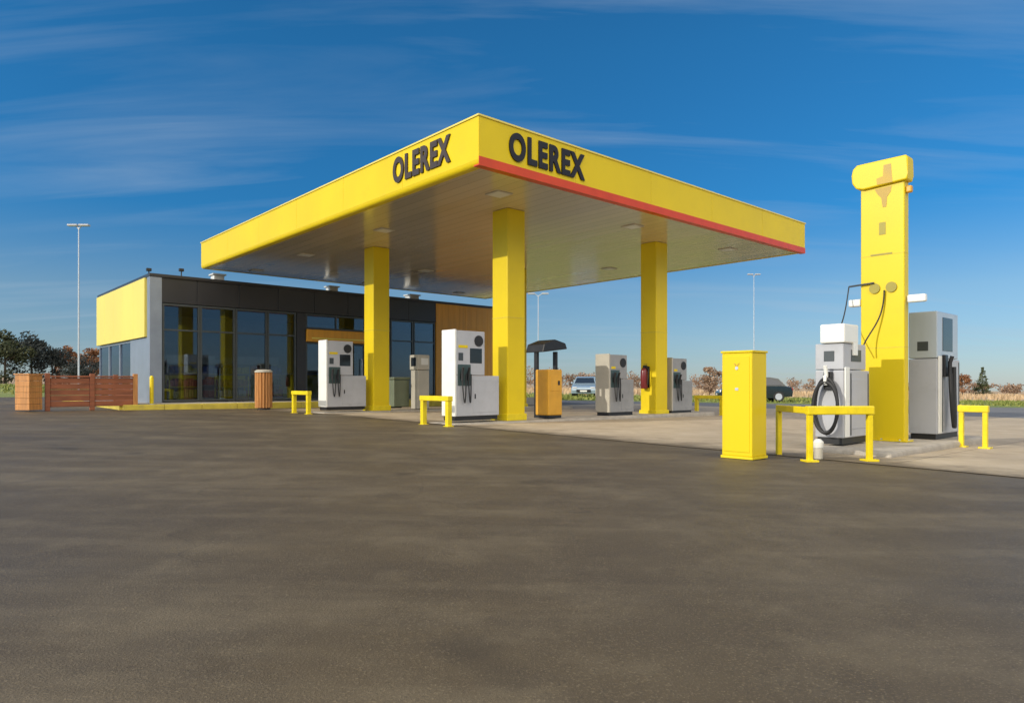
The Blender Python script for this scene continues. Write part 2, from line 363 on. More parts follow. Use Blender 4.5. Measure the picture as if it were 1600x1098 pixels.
# ------------------------------------------------------------------ the ground: one tilted plane, sheets 4 mm apart
def sheet(name, poly, m, dz, nx=1):
    bm = bmesh.new()
    vs = [bm.verts.new((x, y, zg(x) + dz)) for x, y in poly]
    bm.faces.new(vs); bmesh.ops.recalc_face_normals(bm, faces=bm.faces[:])
    if bm.faces[0].normal.z < 0: bmesh.ops.reverse_faces(bm, faces=bm.faces[:])
    me = bpy.data.meshes.new(name); bm.to_mesh(me); bm.free(); me.materials.append(M[m])
    o = bpy.data.objects.new(name, me); COL.objects.link(o); o['kind'] = 'structure'; return o
def st2(r, l): p = P0 + RD * r + LD * l; return (p.x, p.y)
sheet('ground', [(-1500, -200), (1500, -200), (1500, 2500), (-1500, 2500)], 'dry', 0)
sheet('grass_field', [(-400, -150), (400, -150), (400, 56), (40, 58), (10, 70), (-40, 84), (-400, 90)], 'grass', 0.004)
sheet('asphalt_yard', [(-70, -60), (120, -60), (120, 33.0), (30, 35), (8, 37), (-12, 40), (-22, 28), (-70, 27)], 'asphalt', 0.008)
sheet('road', [st2(16, -40), (120, -10), (120, 32), (40, 34), (9, 36), (-4, 38), st2(16, 12)], 'road', 0.012)
sheet('forecourt', [st2(0.45, -22), st2(18.5, -22), st2(18.5, 10.6), st2(0.1, 10.6), st2(0.75, 5.0), st2(0.6, -2)], 'forecourt', 0.016)

# raised pavement before the shop with its painted kerb
SH = Vector((-11.0, 21.0))                              # front left corner of the shop
def SP(r, l, z=0.0):
    p = SH + RD * r + LD * l; return Vector((p.x, p.y, z))
ZP = 0.28                                               # pavement level
pv = MB(); pv.box(-1.1, 14.65, -2.1, 9.0, -0.5, ZP)
pvo = pv.build('pavement', 'paving'); pvo.location = SP(0, 0); pvo.rotation_euler = (0, 0, A_R); pvo['kind'] = 'structure'
kb = MB()
for i in range(14):
    kb.box(-1.22 + i * 1.0, -1.22 + i * 1.0 + 0.992, -2.3, -2.1, -0.5, ZP + 0.012, 0.015)
for i in range(10):
    kb.box(-1.3, -1.104, -2.095 + i * 1.0, -2.095 + i * 1.0 + 0.992, -0.5, ZP + 0.012, 0.015)
kbo = kb.build('kerb', 'yellow_kerb'); kbo.location = SP(0, 0); kbo.rotation_euler = (0, 0, A_R)
kbo['kind'] = 'structure'

def island(r0, r1, l, w, h=0.10):
    p = ST((r0 + r1) / 2, l); k = MB(); ln = (r1 - r0) / 2
    k.box(-ln, ln, -w / 2, w / 2, -0.25, h, 0.05, 3)
    o = k.build('kerb_island', 'concrete'); o.location = p; o.rotation_euler = (0, 0, A_R); o['kind'] = 'structure'
island(0.72, 10.2, 2.14, 0.95, 0.08); island(0.72, 10.2, 7.79, 0.95, 0.08); island(1.45, 5.4, -5.68, 1.0, 0.10)

# ------------------------------------------------------------------ canopy
CL, CR, ZS, FH = 14.7, 12.3, 4.68, 0.86
can = thing('station_canopy', ST(0, 0), A_R, 'large flat yellow filling station canopy with dark lettering and a red lower edge', 'canopy')
zb = can.location.z
S0 = ZS - zb
f = MB()
# fascia: four mitred boards with a rounded lower lip
def fascia_ring(mb, off, z0, z1, th):
    o = [(-off, -off), (CR + off, -off), (CR + off, CL + off), (-off, CL + off)]
    i = [(-off + th, -off + th), (CR + off - th, -off + th), (CR + off - th, CL + off - th), (-off + th, CL + off - th)]
    V = [[mb.bm.verts.new((p[0], p[1], z)) for p in q] for q, z in ((o, z0), (o, z1), (i, z1), (i, z0))]
    for a in range(4):
        for k in range(4):
            mb.bm.faces.new((V[a][k], V[a][(k + 1) % 4], V[(a + 1) % 4][(k + 1) % 4], V[(a + 1) % 4][k]))
fascia_ring(f, -0.03, S0 + 0.10, S0 + FH, 0.13)
nL, nR = 6, 5
for i in range(nL):
    a0, a1 = CL * i / nL, CL * (i + 1) / nL - 0.007
    f.box(0.0, 0.029, a0, a1, S0 + 0.10, S0 + FH, 0.003, 1); f.box(CR - 0.029, CR, a0, a1, S0 + 0.10, S0 + FH, 0.003, 1)
for i in range(nR):
    a0, a1 = 0.0305 + (CR - 0.061) * i / nR, 0.0305 + (CR - 0.061) * (i + 1) / nR - 0.007
    f.box(a0, a1, 0.0, 0.029, S0 + 0.10, S0 + FH, 0.003, 1); f.box(a0, a1, CL - 0.029, CL, S0 + 0.10, S0 + FH, 0.003, 1)
fa = f.build('fascia', 'yellow', can)
cap = MB(); fascia_ring(cap, 0.02, S0 + FH, S0 + FH + 0.03, 0.2); cap.build('coping', 'yellow_panel', can)
# rounded lip below: yellow on the left flank and behind, red on the front flank
def lip(mb, path, inward):
    prof = [(0.0, 0.10)] + [(0.09 * (1 - math.cos(a)), 0.10 - 0.10 * math.sin(a)) for a in (0.4, 0.8, 1.2, 1.57)] + [(0.16, 0.0), (0.16, 0.10)]
    rings = []
    for (px, py), (ix, iy) in zip(path, inward):
        rings.append([mb.bm.verts.new((px + ix * d, py + iy * d, S0 + z)) for d, z in prof])
    for a in range(len(rings) - 1):
        for k in range(len(prof) - 1):
            mb.bm.faces.new((rings[a][k], rings[a + 1][k], rings[a + 1][k + 1], rings[a][k + 1]))
lp = MB(); lip(lp, [(0, 0), (0, CL), (CR, CL), (CR, 0)], [(1, 1), (1, -1), (-1, -1), (-1, 1)]); lp.build('lower_lip', 'yellow', can, True)
rs = MB(); rs.box(0.0, CR, -0.012, -0.0, S0 + 0.02, S0 + 0.155); rs.box(0.0, CR, -0.012, 0.14, S0 - 0.004, S0 + 0.02)
rs.build('red_stripe', 'red', can)
so = MB(); so.box(0.13, CR - 0.13, 0.13, CL - 0.13, S0 + 0.012, S0 + 0.06); so.build('soffit', 'soffit', can)
rf = MB(); rf.box(0.16, CR - 0.16, 0.16, CL - 0.16, S0 + 0.45, S0 + 0.6); rf.build('roof_deck', 'grey', can)
# lettering
t1 = text_mesh('OLEREX', 'lettering', 'letter', fa, 2.02, 0.52, 0.03, 0.04)
t1.rotation_euler = (R_(90), 0, 0); t1.location = (0.70, -0.016, S0 + 0.24)
t2 = text_mesh('OLEREX', 'lettering', 'letter_brown', fa, 1.95, 0.52, 0.03, 0.04)
t2.rotation_euler = (R_(90), 0, R_(-90)); t2.location = (-0.016, 2.75, S0 + 0.24)
for o in (t1, t2): o.parent = fa
# seams in the fascia boards
CW = 0.26
COLS = [(2.59, 2.14), (2.59, 7.79), (7.91, 2.14), (7.91, 7.79)]
for r, l in COLS:
    w = P0 + RD * r + LD * l
    c = MB(); c.box(r - CW, r + CW, l - CW, l + CW, zg(w.x) - zb - 0.05, S0 + 0.012, 0.025, 3)
    co = c.build('column', 'yellow', can)
    b = MB(); b.box(r - CW - 0.004, r + CW + 0.004, l - CW - 0.004, l + CW + 0.004, zg(w.x) - zb + 2.30, zg(w.x) - zb + 2.312); b.build('joint', 'yellow_kerb', co)
    b = MB(); z0 = zg(w.x) - zb
    b.box(r - CW - 0.03, r + CW + 0.03, l - CW - 0.03, l + CW + 0.03, z0 + 0.05, z0 + 0.20, 0.012); b.build('column_base', 'yellow_rail', co)
for r in (1.5, 5.8, 10.1):
    for l in (1.2, 5.6, 10.0, 13.8):
        q = MB(); q.box(r - 0.2, r + 0.2, l - 0.2, l + 0.2, S0 - 0.004, S0 + 0.011, 0.006); lo = q.build('ceiling_lamp', 'beige', can)
        q = MB(); q.box(r - 0.16, r + 0.16, l - 0.16, l + 0.16, S0 - 0.009, S0 - 0.0045); q.build('lamp_cover', 'lamp_glass', lo)

# small round number plates on the columns
# ------------------------------------------------------------------ shop
HB = 4.22                                                # roof height
BL, BD = 14.6, 7.1                                       # front length, depth
shop = thing('shop_building', SP(0, 0, ZP), A_R, 'low dark glazed shop with yellow side panel and orange cladding behind the canopy', 'shop')
H = HB - ZP
w = MB(); w.box(0.3, BL, BD - 0.2, BD, 0, H - 0.1); w.box(BL - 0.2, BL, 0.25, BD - 0.2, 0, H - 0.1); w.build('wall', 'interior', shop)
w = MB(); w.box(0.05, BL - 0.2, 0.1, BD - 0.2, -0.02, 0.012); w.build('shop_floor', 'floor_tile', shop)
w = MB(); w.box(0.1, BL - 0.2, 0.12, BD - 0.2, H - 0.62, H - 0.52); w.build('ceiling', 'ceiling', shop)
roof = MB(); roof.box(-0.06, BL + 0.05, -0.10, BD + 0.05, H - 0.10, H, 0.01).box(0.1, BL - 0.1, 0.1, BD - 0.1, H, H + 0.02)
ro = roof.build('roof', 'anthracite', shop)
fs = MB()
for i in range(8):
    fs.box(0.02 + i * 1.32, 0.02 + i * 1.32 + 1.31, -0.05, 0.02, H - 0.86, H - 0.1, 0.006)
fs.build('fascia', 'anthracite', shop)
pil = MB(); pil.box(-0.05, 0.30, -0.08, 0.22, 0, H - 0.1, 0.01); pil.build('corner_pilaster', 'alu', shop)
# orange timber cladding at the right end, boards with gaps, and dark panel
oc = MB(); x = 10.56
while x < BL - 0.02:
    oc.box(x, min(x + 0.296, BL), -0.075, 0.02, 0, H - 0.1, 0.004); x += 0.30
oc.build('cladding', 'orange', shop)
# front windows
def window(x0, x1, z0, z1, bars=(), name='window', mat_f='frame', axis='front', door=False):
    fr = MB(); t = 0.06
    def bx(a, b, c, d):
        if axis == 'front': fr.box(a, b, -0.03, 0.05, c, d)
        else: fr.box(0.0, 0.08, a, b, c, d)
    bx(x0, x0 + t, z0, z1); bx(x1 - t, x1, z0, z1); bx(x0 + t, x1 - t, z1 - t, z1); bx(x0 + t, x1 - t, z0, z0 + t)
    for kind, v in bars:
        if kind == 'h': bx(x0 + t, x1 - t, v - 0.025, v + 0.025)
        else: bx(v - 0.025, v + 0.025, z0 + t, z1 - t)
    fo = fr.build(name, mat_f, shop)
    g = MB()
    if axis == 'front': g.box(x0 + t - 0.01, x1 - t + 0.01, 0.006, 0.014, z0 + t - 0.01, z1 - t + 0.01)
    else: g.box(0.036, 0.044, x0 + t - 0.01, x1 - t + 0.01, z0 + t - 0.01, z1 - t + 0.01)
    g.build('pane', 'glass', fo)
    if door:
        h = MB(); h.tube([(x1 - 0.16, -0.09, z0 + 0.8), (x1 - 0.16, -0.09, z0 + 1.5)], 0.018); h.tube([(x1 - 0.16, -0.09, z0 + 0.85), (x1 - 0.16, -0.02, z0 + 0.85)], 0.012); h.tube([(x1 - 0.16, -0.09, z0 + 1.45), (x1 - 0.16, -0.02, z0 + 1.45)], 0.012)
        h.build('handle', 'galv', fo)
    return fo
ZT = H - 0.88
for a, b in ((0.32, 1.42), (1.43, 2.53), (2.54, 3.6), (3.61, 4.63)):
    window(a, b, 0.03, ZT, bars=(('h', 2.25),))
pp = MB(); pp.box(4.645, 4.97, -0.06, 0.1, 0, ZT); pp.build('pier', 'anthracite', shop)
window(4.98, 6.15, 0.01, 2.05, name='door', door=True); window(6.16, 7.34, 0.01, 2.05, name='door', door=True)
sg = MB(); sg.box(4.985, 8.3, -0.16, 0.02, 2.07, 2.50, 0.01); sgo = sg.build('sign_band', 'orange', shop)
sg = MB(); sg.box(5.15, 8.1, -0.17, -0.155, 2.17, 2.22); sg.build('pale_strip', 'yellow_panel', sgo)
window(4.98, 8.4, 2.52, ZT, bars=(('v', 6.15), ('v', 7.34)))
window(7.36, 8.42, 0.03, 2.05)
for a, b in ((8.44, 9.48), (9.5, 10.54)):
    window(a, b, 0.03, ZT, bars=(('h', 2.25),))
# side: yellow panel above, glass and grey panel below
sp = MB()
for i in range(5):
    sp.box(-0.10, 0.0, 0.32 + i * 1.352, 0.32 + i * 1.352 + 1.345, 2.02, H - 0.105, 0.008)
sp.build('side_panel', 'yellow_panel', shop)
sp = MB(); sp.box(-0.03, 0.08, 0.22, 2.3, 0, 2.0); sp.box(0.0, 0.08, 0.22, BD, 2.02, H - 0.1); sp.build('side_wall', 'alu', shop)
for a, b in ((2.32, 3.9), (3.92, 5.5), (5.52, 7.08)):
    window(a, b, 0.03, 2.0, axis='side', mat_f='alu')
for x, y, s in ((2.1, 0.7, 0.34), (6.3, 0.75, 0.34), (9.9, 0.8, 0.42)):
    v = MB(); v.box(x, x + s, y, y + s, H + 0.02, H + 0.26, 0.02).box(x - 0.05, x + s + 0.05, y - 0.05, y + s + 0.05, H + 0.26, H + 0.31, 0.01); v.build('roof_vent', 'white', ro)
for x, y, h in ((-0.0, 0.2, 0.18), (0.95, 0.25, 0.28)):
    v = MB(); v.tube([(x, y, H), (x, y, H + h)], 0.018, 8); v.box(x - 0.07, x + 0.07, y - 0.05, y + 0.05, H + h - 0.09, H + h, 0.01); v.build('antenna', 'black', ro)

# inside the shop: gondolas of goods, a counter, a drinks fridge
goods = [(0.62, 0.5, 0.05), (0.5, 0.08, 0.05), (0.12, 0.25, 0.12), (0.6, 0.58, 0.5), (0.1, 0.14, 0.35), (0.55, 0.28, 0.05)]
for i, c in enumerate(goods): M['good%d' % i] = mat('packaging_tone', c, 0.45, var=0.25, scale=8)
def gondola(x, y, ln, label):
    g = thing('shelf_unit', SP(x, y, ZP + 0.012), A_R, label, 'shelves', 'shelf units inside the shop')
    b = MB(); b.box(0, ln, -0.02, 0.02, 0, 1.5).box(0, ln, -0.35, 0.35, 0, 0.12); b.build('back_panel', 'beige', g)
    for z in (0.5, 0.88, 1.22):
        b = MB(); b.box(0, ln, -0.3, 0.3, z, z + 0.03); b.build('shelf', 'beige', g)
    for z in (0.12, 0.53, 0.91):
        for k in range(3):
            b = MB(); xx = k * ln / 3 + 0.03
            while xx < (k + 1) * ln / 3 - 0.08:
                ww = random.uniform(0.08, 0.2); hh = random.uniform(0.16, 0.29)
                b.box(xx, xx + ww, -0.28, -0.05, z + 0.001, z + hh); xx += ww + 0.015
            b.build('goods_row', 'good%d' % random.randrange(6), g)
gondola(0.8, 2.0, 1.6, 'stocked shelf unit seen through the leftmost shop windows')
gondola(2.9, 2.2, 1.4, 'stocked shelf unit behind the shop windows left of the dark pier')
gondola(1.6, 4.4, 2.4, 'stocked shelf unit deeper inside the shop near its back wall')
gondola(0.7, 0.9, 1.5, 'stocked shelf unit right behind the glass of the leftmost shop windows')
gondola(2.75, 0.8, 1.6, 'stocked shelf unit right behind the glass beside the dark pier')
ct = thing('counter', SP(5.8, 4.6, ZP + 0.012), A_R, 'yellow fronted sales counter inside the shop beyond its doors', 'counter')
b = MB(); b.box(0, 3.2, -0.3, 0.3, 0, 0.95, 0.01); b.build('counter_body', 'yellow', ct)
b = MB(); b.box(-0.05, 3.25, -0.36, 0.36, 0.95, 1.0, 0.01); b.build('countertop', 'grey', ct)
fg = thing('drinks_fridge', SP(8.9, 5.8, ZP + 0.012), A_R, 'tall drinks fridge against the back wall inside the shop', 'fridge')
b = MB(); b.box(0, 1.4, 0, 0.6, 0, 2.0, 0.02); b.build('cabinet', 'white', fg)
b = MB(); b.box(0.06, 1.34, -0.02, -0.002, 0.15, 1.8); b.build('glass_door', 'screen', fg)

# low yellow display racks just inside the shop glass
def rack(r, label):
    g = thing('display_rack', SP(r, 0.13, ZP + 0.013), A_R, label, 'rack', 'yellow display racks inside the shop windows')
    for x in (0.02, 0.98):
        for y in (0.02, 0.38):
            b = MB(); b.box(x - 0.018, x + 0.018, y - 0.018, y + 0.018, 0, 0.82, 0.003); b.build('leg', 'yellow_rail', g)
    for z in (0.12, 0.46):
        b = MB(); b.box(0.0, 1.0, 0.0, 0.4, z, z + 0.025, 0.004); b.build('shelf', 'yellow_rail', g)
        b = MB(); x = 0.05
        while x < 0.88:
            ww = random.uniform(0.09, 0.17); b.box(x, x + ww, 0.05, 0.34, z + 0.026, z + random.uniform(0.2, 0.28), 0.012); x += ww + 0.02
        b.build('goods_row', 'good%d' % random.randrange(6), g)
    b = MB(); b.box(-0.01, 1.01, 0.37, 0.39, 0.70, 0.84, 0.004); b.build('back_rail', 'yellow_rail', g)
    return g
rack(0.55, 'low yellow display rack just inside the shop window nearest the corner bollard')
rack(2.05, 'low yellow display rack just inside the shop window nearer the tan litter bin')

# ------------------------------------------------------------------ fuel dispensers
def pump_mesh(root, W=0.44, V=0.80, V2=1.2, top=1.86, tall_black=True, face='grey', end='white'):
    """local x runs along the island, near end at x=0; y is across it"""
    b = MB(); b.box(0.03, V2 - 0.02, 0.03, W - 0.03, 0, 0.09); b.build('plinth', 'black', root)
    b = MB(); b.box(0.055, V2, 0.0, W, 0.09, 0.93, 0.012); body = b.build('lower_cabinet', face, root)
    b = MB(); b.box(0.055, V, 0.0, W, 0.94, top, 0.012); up = b.build('upper_cabinet', face, root)
    b = MB(); b.box(0.0, 0.05, -0.01, W + 0.01, 0.09, top + 0.02, 0.014); b.build('end_panel', end, root)
    for s in (-1, 1):
        y = -0.006 if s < 0 else W + 0.006
        y2 = 0.003 if s < 0 else W - 0.003
        b = MB(); b.box(V - 0.40, V - 0.08, min(y, y2), max(y, y2), max(1.19, top - 0.72), top - 0.36, 0.004); b.build('display', 'screen', up)
        b = MB(); b.box(0.10, 0.22, min(y, y2), max(y, y2), top - 0.62, top - 0.46, 0.003); b.build('card_reader', 'frame', up)
        b = MB(); b.disc((V - 0.17, y, top - 0.2), 0.115, 'y', 0.012 if s > 0 else -0.012); b.build('black_disc', 'rubber', up)
        b = MB(); b.box(0.08, 0.42, min(y, y2), max(y, y2), 0.72, 1.16, 0.004); b.build('nozzle_bay', 'nozzle_green', up)
        for k in range(2):
            x = 0.16 + k * 0.16; yo = y + s * 0.05
            b = MB(); b.tube([(x, yo, 0.82), (x, yo, 1.0), (x, yo + s * 0.03, 1.1)], 0.026, 8); b.box(x - 0.02, x + 0.02, yo - 0.02, yo + 0.06, 0.86, 0.98, 0.006)
            nz_ = b.build('nozzle', 'black', root, True)
            b = MB(); pts = []
            for q in range(15):
                a = q / 14
                pts.append((x + 0.10 * a * (1 - 0.3 * k), yo + s * 0.02 * math.sin(math.pi * a), 0.82 - 0.52 * math.sin(math.pi * a) ** 0.8 + 0.14 * a))
            b.tube(pts, 0.014, 7); b.build('hose', 'rubber', root, True)
        b = MB(); b.box(0.48, V2 - 0.08, min(y, y2), max(y, y2), 0.16, 0.86, 0.004); b.build('service_door', face, body)
        b = MB(); b.box(0.52, 0.55, y + s * 0.002 - 0.004, y + s * 0.002 + 0.004, 0.45, 0.55); b.build('latch', 'black', body)
        b = MB(); b.box(0.10, V - 0.46, min(y, y2), max(y, y2), top - 0.36, top - 0.30, 0.002); b.build('trim_strip', 'yellow', up)
    return root
def put_pump(proto, r, l, label, dz=0.08, group='fuel dispensers under the canopy'):
    o = proto if proto.get('fresh') else dup(proto)
    if 'fresh' in proto: del proto['fresh']
    if 'fresh' in o: del o['fresh']
    o.location = ST(r, l, dz); o['label'] = label; o['group'] = group; return o
pump = thing('fuel_dispenser', (0, 0, 0), A_R, 'x', 'fuel pump'); pump['fresh'] = 1
pump_mesh(pump)
put_pump(pump, 0.92, 1.92, 'white ended grey fuel dispenser directly left of the middle yellow column')
put_pump(pump, 0.92, 7.57, 'white ended grey fuel dispenser beside the leftmost yellow column in front of the shop door')
M['dull'] = mat('dull_grey_panel', (0.30, 0.30, 0.30), 0.5, var=0.15, scale=2, dirt=(0.16, 0.15, 0.14), dirt_amt=0.4)
low_pump = thing('fuel_dispenser', (0, 0, 0), A_R, 'x', 'fuel pump'); low_pump['fresh'] = 1
pump_mesh(low_pump, top=1.55, V=0.72, V2=1.0, face='dull', end='beige')
put_pump(low_pump, 5.75, 1.92, 'low dull grey fuel dispenser just left of the column carrying the fire extinguisher')
put_pump(low_pump, 8.42, 1.92, 'low dull grey fuel dispenser just right of the column carrying the fire extinguisher')

# payment terminal and grey bin on the back island
pt = thing('payment_terminal', ST(3.9, 7.6, 0.08), A_R, 'beige payment terminal post right of the leftmost yellow column', 'terminal')
b = MB(); b.box(-0.04, 0.36, 0.0, 0.38, 0, 1.14, 0.015); b.build('pedestal', 'beige', pt)
b = MB(); b.box(-0.07, 0.36, -0.03, 0.41, 1.15, 1.6, 0.03); hd = b.build('head', 'beige', pt)
b = MB(); b.box(-0.078, -0.066, 0.06, 0.32, 1.26, 1.52, 0.003); b.build('screen', 'screen', hd)
b = MB(); b.box(0.05, 0.3, -0.038, -0.026, 1.3, 1.5, 0.003); b.build('keypad', 'lamp_glass', hd)
gb = thing('waste_bin', ST(3.35, 8.1, 0.08), A_R, 'grey green waste bin left of the beige payment terminal', 'bin')
M['sage'] = mat('sage_green_plastic', (0.17, 0.20, 0.13), 0.5, var=0.15)
b = MB(); b.box(0, 0.55, 0, 0.5, 0.05, 0.85, 0.03); b.build('body', 'sage', gb)
b = MB(); b.box(-0.02, 0.57, -0.03, 0.53, 0.855, 0.93, 0.03); b.build('lid', 'sage', gb)
b = MB(); b.tube([(0.02, 0.45, 0.07), (0.53, 0.45, 0.07)], 0.07, 12); b.build('wheel', 'rubber', gb)

# orange bin and dark roofed service stand on the front island
ob = thing('service_box', ST(3.55, 1.85, 0.08), A_R, 'orange service box on the island right of the middle yellow column', 'box')
b = MB(); b.box(0, 0.46, 0, 0.44, 0.06, 1.12, 0.03, 3); b.build('body', 'orange_bin', ob)
b = MB(); b.box(0.02, 0.44, 0.02, 0.42, 0.0, 0.06); b.build('plinth', 'black', ob)
b = MB(); b.box(0.06, 0.40, -0.008, 0.01, 0.62, 0.98, 0.006); b.build('door', 'orange_bin', ob)
b = MB(); b.box(0.30, 0.36, -0.022, -0.006, 0.76, 0.86, 0.006); b.build('handle', 'black', ob)
ds = thing('service_stand', ST(4.25, 2.62, 0.0), A_R, 'black roofed stand on thin legs standing behind the orange service box', 'stand')
b = MB(); b.prism([(-0.42, 1.62), (0.42, 1.72), (0.36, 1.86), (0.0, 1.94), (-0.36, 1.82)], -0.3, 0.3, 'y', 0.02); b.build('roof', 'black', ds)
for xx in (-0.34, 0.30):
    b = MB(); b.box(xx - 0.04, xx + 0.04, -0.05, 0.05, 0, 1.66, 0.008); b.build('leg', 'black', ds)
b = MB(); b.box(-0.12, 0.24, -0.2, 0.2, 0.0, 1.15, 0.02); b.build('cabinet', 'beige', ds)

# fire extinguisher on the right column
fx = thing('fire_extinguisher', ST(7.91 - 0.26 - 0.1, 2.2, 0.78), A_R, 'dark red fire extinguisher hanging on a yellow canopy column', 'extinguisher')
b = MB(); b.lathe([(0.085, 0.0), (0.095, 0.02), (0.095, 0.46), (0.07, 0.53), (0.03, 0.56)]); b.build('cylinder', 'maroon', fx, True)
b = MB(); b.lathe([(0.028, 0.555), (0.028, 0.6)]); b.box(-0.03, 0.03, -0.09, 0.03, 0.6, 0.625, 0.005).box(-0.02, 0.02, -0.1, 0.02, 0.645, 0.66, 0.004); b.build('valve', 'black', fx)
b = MB(); b.tube([(0, -0.05, 0.6), (0, -0.14, 0.52), (0, -0.13, 0.25), (0, -0.115, 0.1)], 0.013, 8); b.build('hose', 'rubber', fx, True)
b = MB(); b.box(0.088, 0.1, -0.11, 0.11, 0.02, 0.6); b.build('bracket', 'black', fx)

# ------------------------------------------------------------------ yellow crash barriers
def barrier(name, loc, rz, w, d, h, label, side=True, r=0.034):
    """front beam between two posts along local y, a return going back along local x"""
    o = thing(name, loc, rz, label, 'barrier', 'yellow crash barriers')
    for k, y in enumerate((0, w)):
        b = MB(); b.box(-r, r, y - r, y + r, -0.05, h - 0.1, 0.008); po = b.build('post', 'yellow_rail', o)
        b = MB(); b.box(-0.075, 0.075, y - 0.075, y + 0.075, -0.04, 0.022, 0.004); b.build('foot_plate', 'yellow_rail', po)
    b = MB(); b.box(-r - 0.012, r + 0.012, -r - 0.012, w + r + 0.012, h - 0.1, h, 0.012); b.build('beam', 'yellow_rail', o)
    if side:
        for y in (side if isinstance(side, tuple) else (w,)):
            b = MB(); b.box(r + 0.012, d + r, y - r, y + r, h - 0.09, h - 0.01, 0.01); b.build('side_rail', 'yellow_rail', o)
            b = MB(); b.box(d - r, d + r, y - r, y + r, -0.05, h - 0.09, 0.008); b.build('post', 'yellow_rail', o)
    return o
barrier('crash_barrier', ST(0.42, 1.45), A_R, 0.85, 0.0, 0.6, 'yellow crash barrier at the end of the island by the white ended middle dispenser', side=False, r=0.05)
barrier('crash_barrier', ST(0.30, 7.3), A_R, 0.85, 0.0, 0.6, 'yellow crash barrier at the end of the island before the shop doors', side=False, r=0.05)
barrier('crash_barrier', ST(10.6, 1.7), A_R, 0.85, 0.0, 0.6, 'yellow crash barrier past the dispenser right of the extinguisher column', side=False, r=0.05)
# front right: the beam faces the camera
bx0 = Vector((3.43, 7.95)); bx1 = Vector((4.16, 8.03)); dv = bx1 - bx0
a1 = math.atan2(dv.y, dv.x)
barrier('crash_barrier', (bx1.x, bx1.y, zg(bx1.x) + 0.016), a1 + R_(90) , dv.length, 0.72, 0.64, 'yellow crash barrier before the grey truck dispenser and next to the square yellow box', side=(dv.length,), r=0.03)
barrier('crash_barrier', (6.86, 10.0, zg(6.86) + 0.016), A_R, 0.30, 0.0, 0.62, 'yellow crash barrier at far right edge past the grey truck dispenser', side=False, r=0.032)

# ------------------------------------------------------------------ truck island on the right
TP = Vector((4.42, 9.2))
def truck_dispenser(loc, V, W, label, header):
    o = thing('truck_dispenser', loc, A_R, label, 'fuel pump', 'truck fuel dispensers on the right island')
    b = MB(); b.box(0.03, V, 0.03, W - 0.02, 0, 0.085); b.build('plinth', 'black', o)
    hz = 1.0 if header else 1.22
    tz = 1.36 if header else 1.93
    b = MB(); b.box(0.0, V, 0.0, W, 0.09, hz, 0.012); lc = b.build('lower_cabinet', 'grey', o)
    b = MB(); b.box(0.0, V * (0.86 if header else 0.92), 0.0, W, hz + 0.008, tz, 0.012); up = b.build('upper_cabinet', 'steel' if not header else 'grey', o)
    b = MB(); b.box(0.02, 0.15, -0.022, -0.002, 0.10, hz + 0.04, 0.006); b.build('edge_strip', 'white', o)
    b = MB(); b.box(0.22, 0.24, -0.008, 0.008, 0.12, hz - 0.04).box(V - 0.06, V - 0.04, -0.008, 0.008, 0.12, hz - 0.04); b.build('panel_joint', 'frame', lc)
    b = MB(); b.box(0.25, V - 0.08, -0.006, 0.004, 0.2, hz - 0.12, 0.004); b.build('service_door', 'grey', lc)
    b = MB(); b.box(0.24, V * 0.66, -0.006, 0.004, hz + 0.12, tz - 0.08, 0.004); b.build('display', 'screen' if not header else 'frame', up)
    b = MB(); b.box(-0.006, 0.004, 0.12, W - 0.12, hz + 0.12, min(hz + 0.26, tz - 0.09), 0.004); b.build('end_display', 'frame', up)
    if header:
        b = MB(); b.box(-0.04, 0.42, -0.03, W - 0.08, tz + 0.004, 1.62, 0.02).box(0.26, 0.40, -0.03, 0.02, tz - 0.16, tz + 0.02, 0.008); b.build('header_sign', 'white', o)
    # nozzle with its hose hanging in a long loop
    b = MB()
    if header:
        b.box(-0.05, -0.002, W * 0.35, W * 0.65, 0.74, 0.98, 0.01); b.build('nozzle_holder', 'black', o)
        b = MB(); b.tube([(-0.09, W / 2, 0.80), (-0.09, W / 2, 0.95), (-0.12, W / 2, 1.06)], 0.026, 8); b.box(-0.14, -0.08, W / 2 - 0.02, W / 2 + 0.02, 0.82, 0.93, 0.008); b.build('nozzle', 'white', o, True)
        for k in range(2):
            b = MB(); pts = []
            for q in range(33):
                a = 2 * math.pi * q / 32
                pts.append((-0.09 - 0.03 * k, W / 2 + (0.15 + 0.015 * k) * math.sin(a), 0.52 - 0.02 * k + (0.37 - 0.03 * k) * math.cos(a)))
            b.tube(pts, 0.024, 8); b.build('hose', 'rubber', o, True)
    else:
        b.box(0.20, 0.34, -0.05, -0.002, 0.95, 1.28, 0.01); b.build('nozzle_holder', 'black', o)
        b = MB(); b.tube([(0.27, -0.09, 1.0), (0.27, -0.09, 1.16), (0.27, -0.12, 1.26)], 0.028, 8); b.build('nozzle', 'black', o, True)
        for k in range(2):
            b = MB(); pts = [(0.27 + 0.16 * q / 20 + 0.05 * k, -0.09 - 0.03 * math.sin(math.pi * q / 20), 1.0 - 0.86 * math.sin(math.pi * q / 20) ** 0.7 + 0.1 * q / 20) for q in range(21)]
            b.tube(pts, 0.024, 8); b.build('hose', 'rubber', o, True)
    return o
truck_dispenser((4.42, 9.2, zg(4.42) + 0.10), 0.86, 0.38, 'grey truck dispenser with white header and dark hose loop left of the yellow totem', True)
truck_dispenser((6.33, 10.27, zg(6.33) + 0.10), 1.06, 0.39, 'grey truck dispenser with tall steel cabinet and white edge strip right of the yellow totem', False)
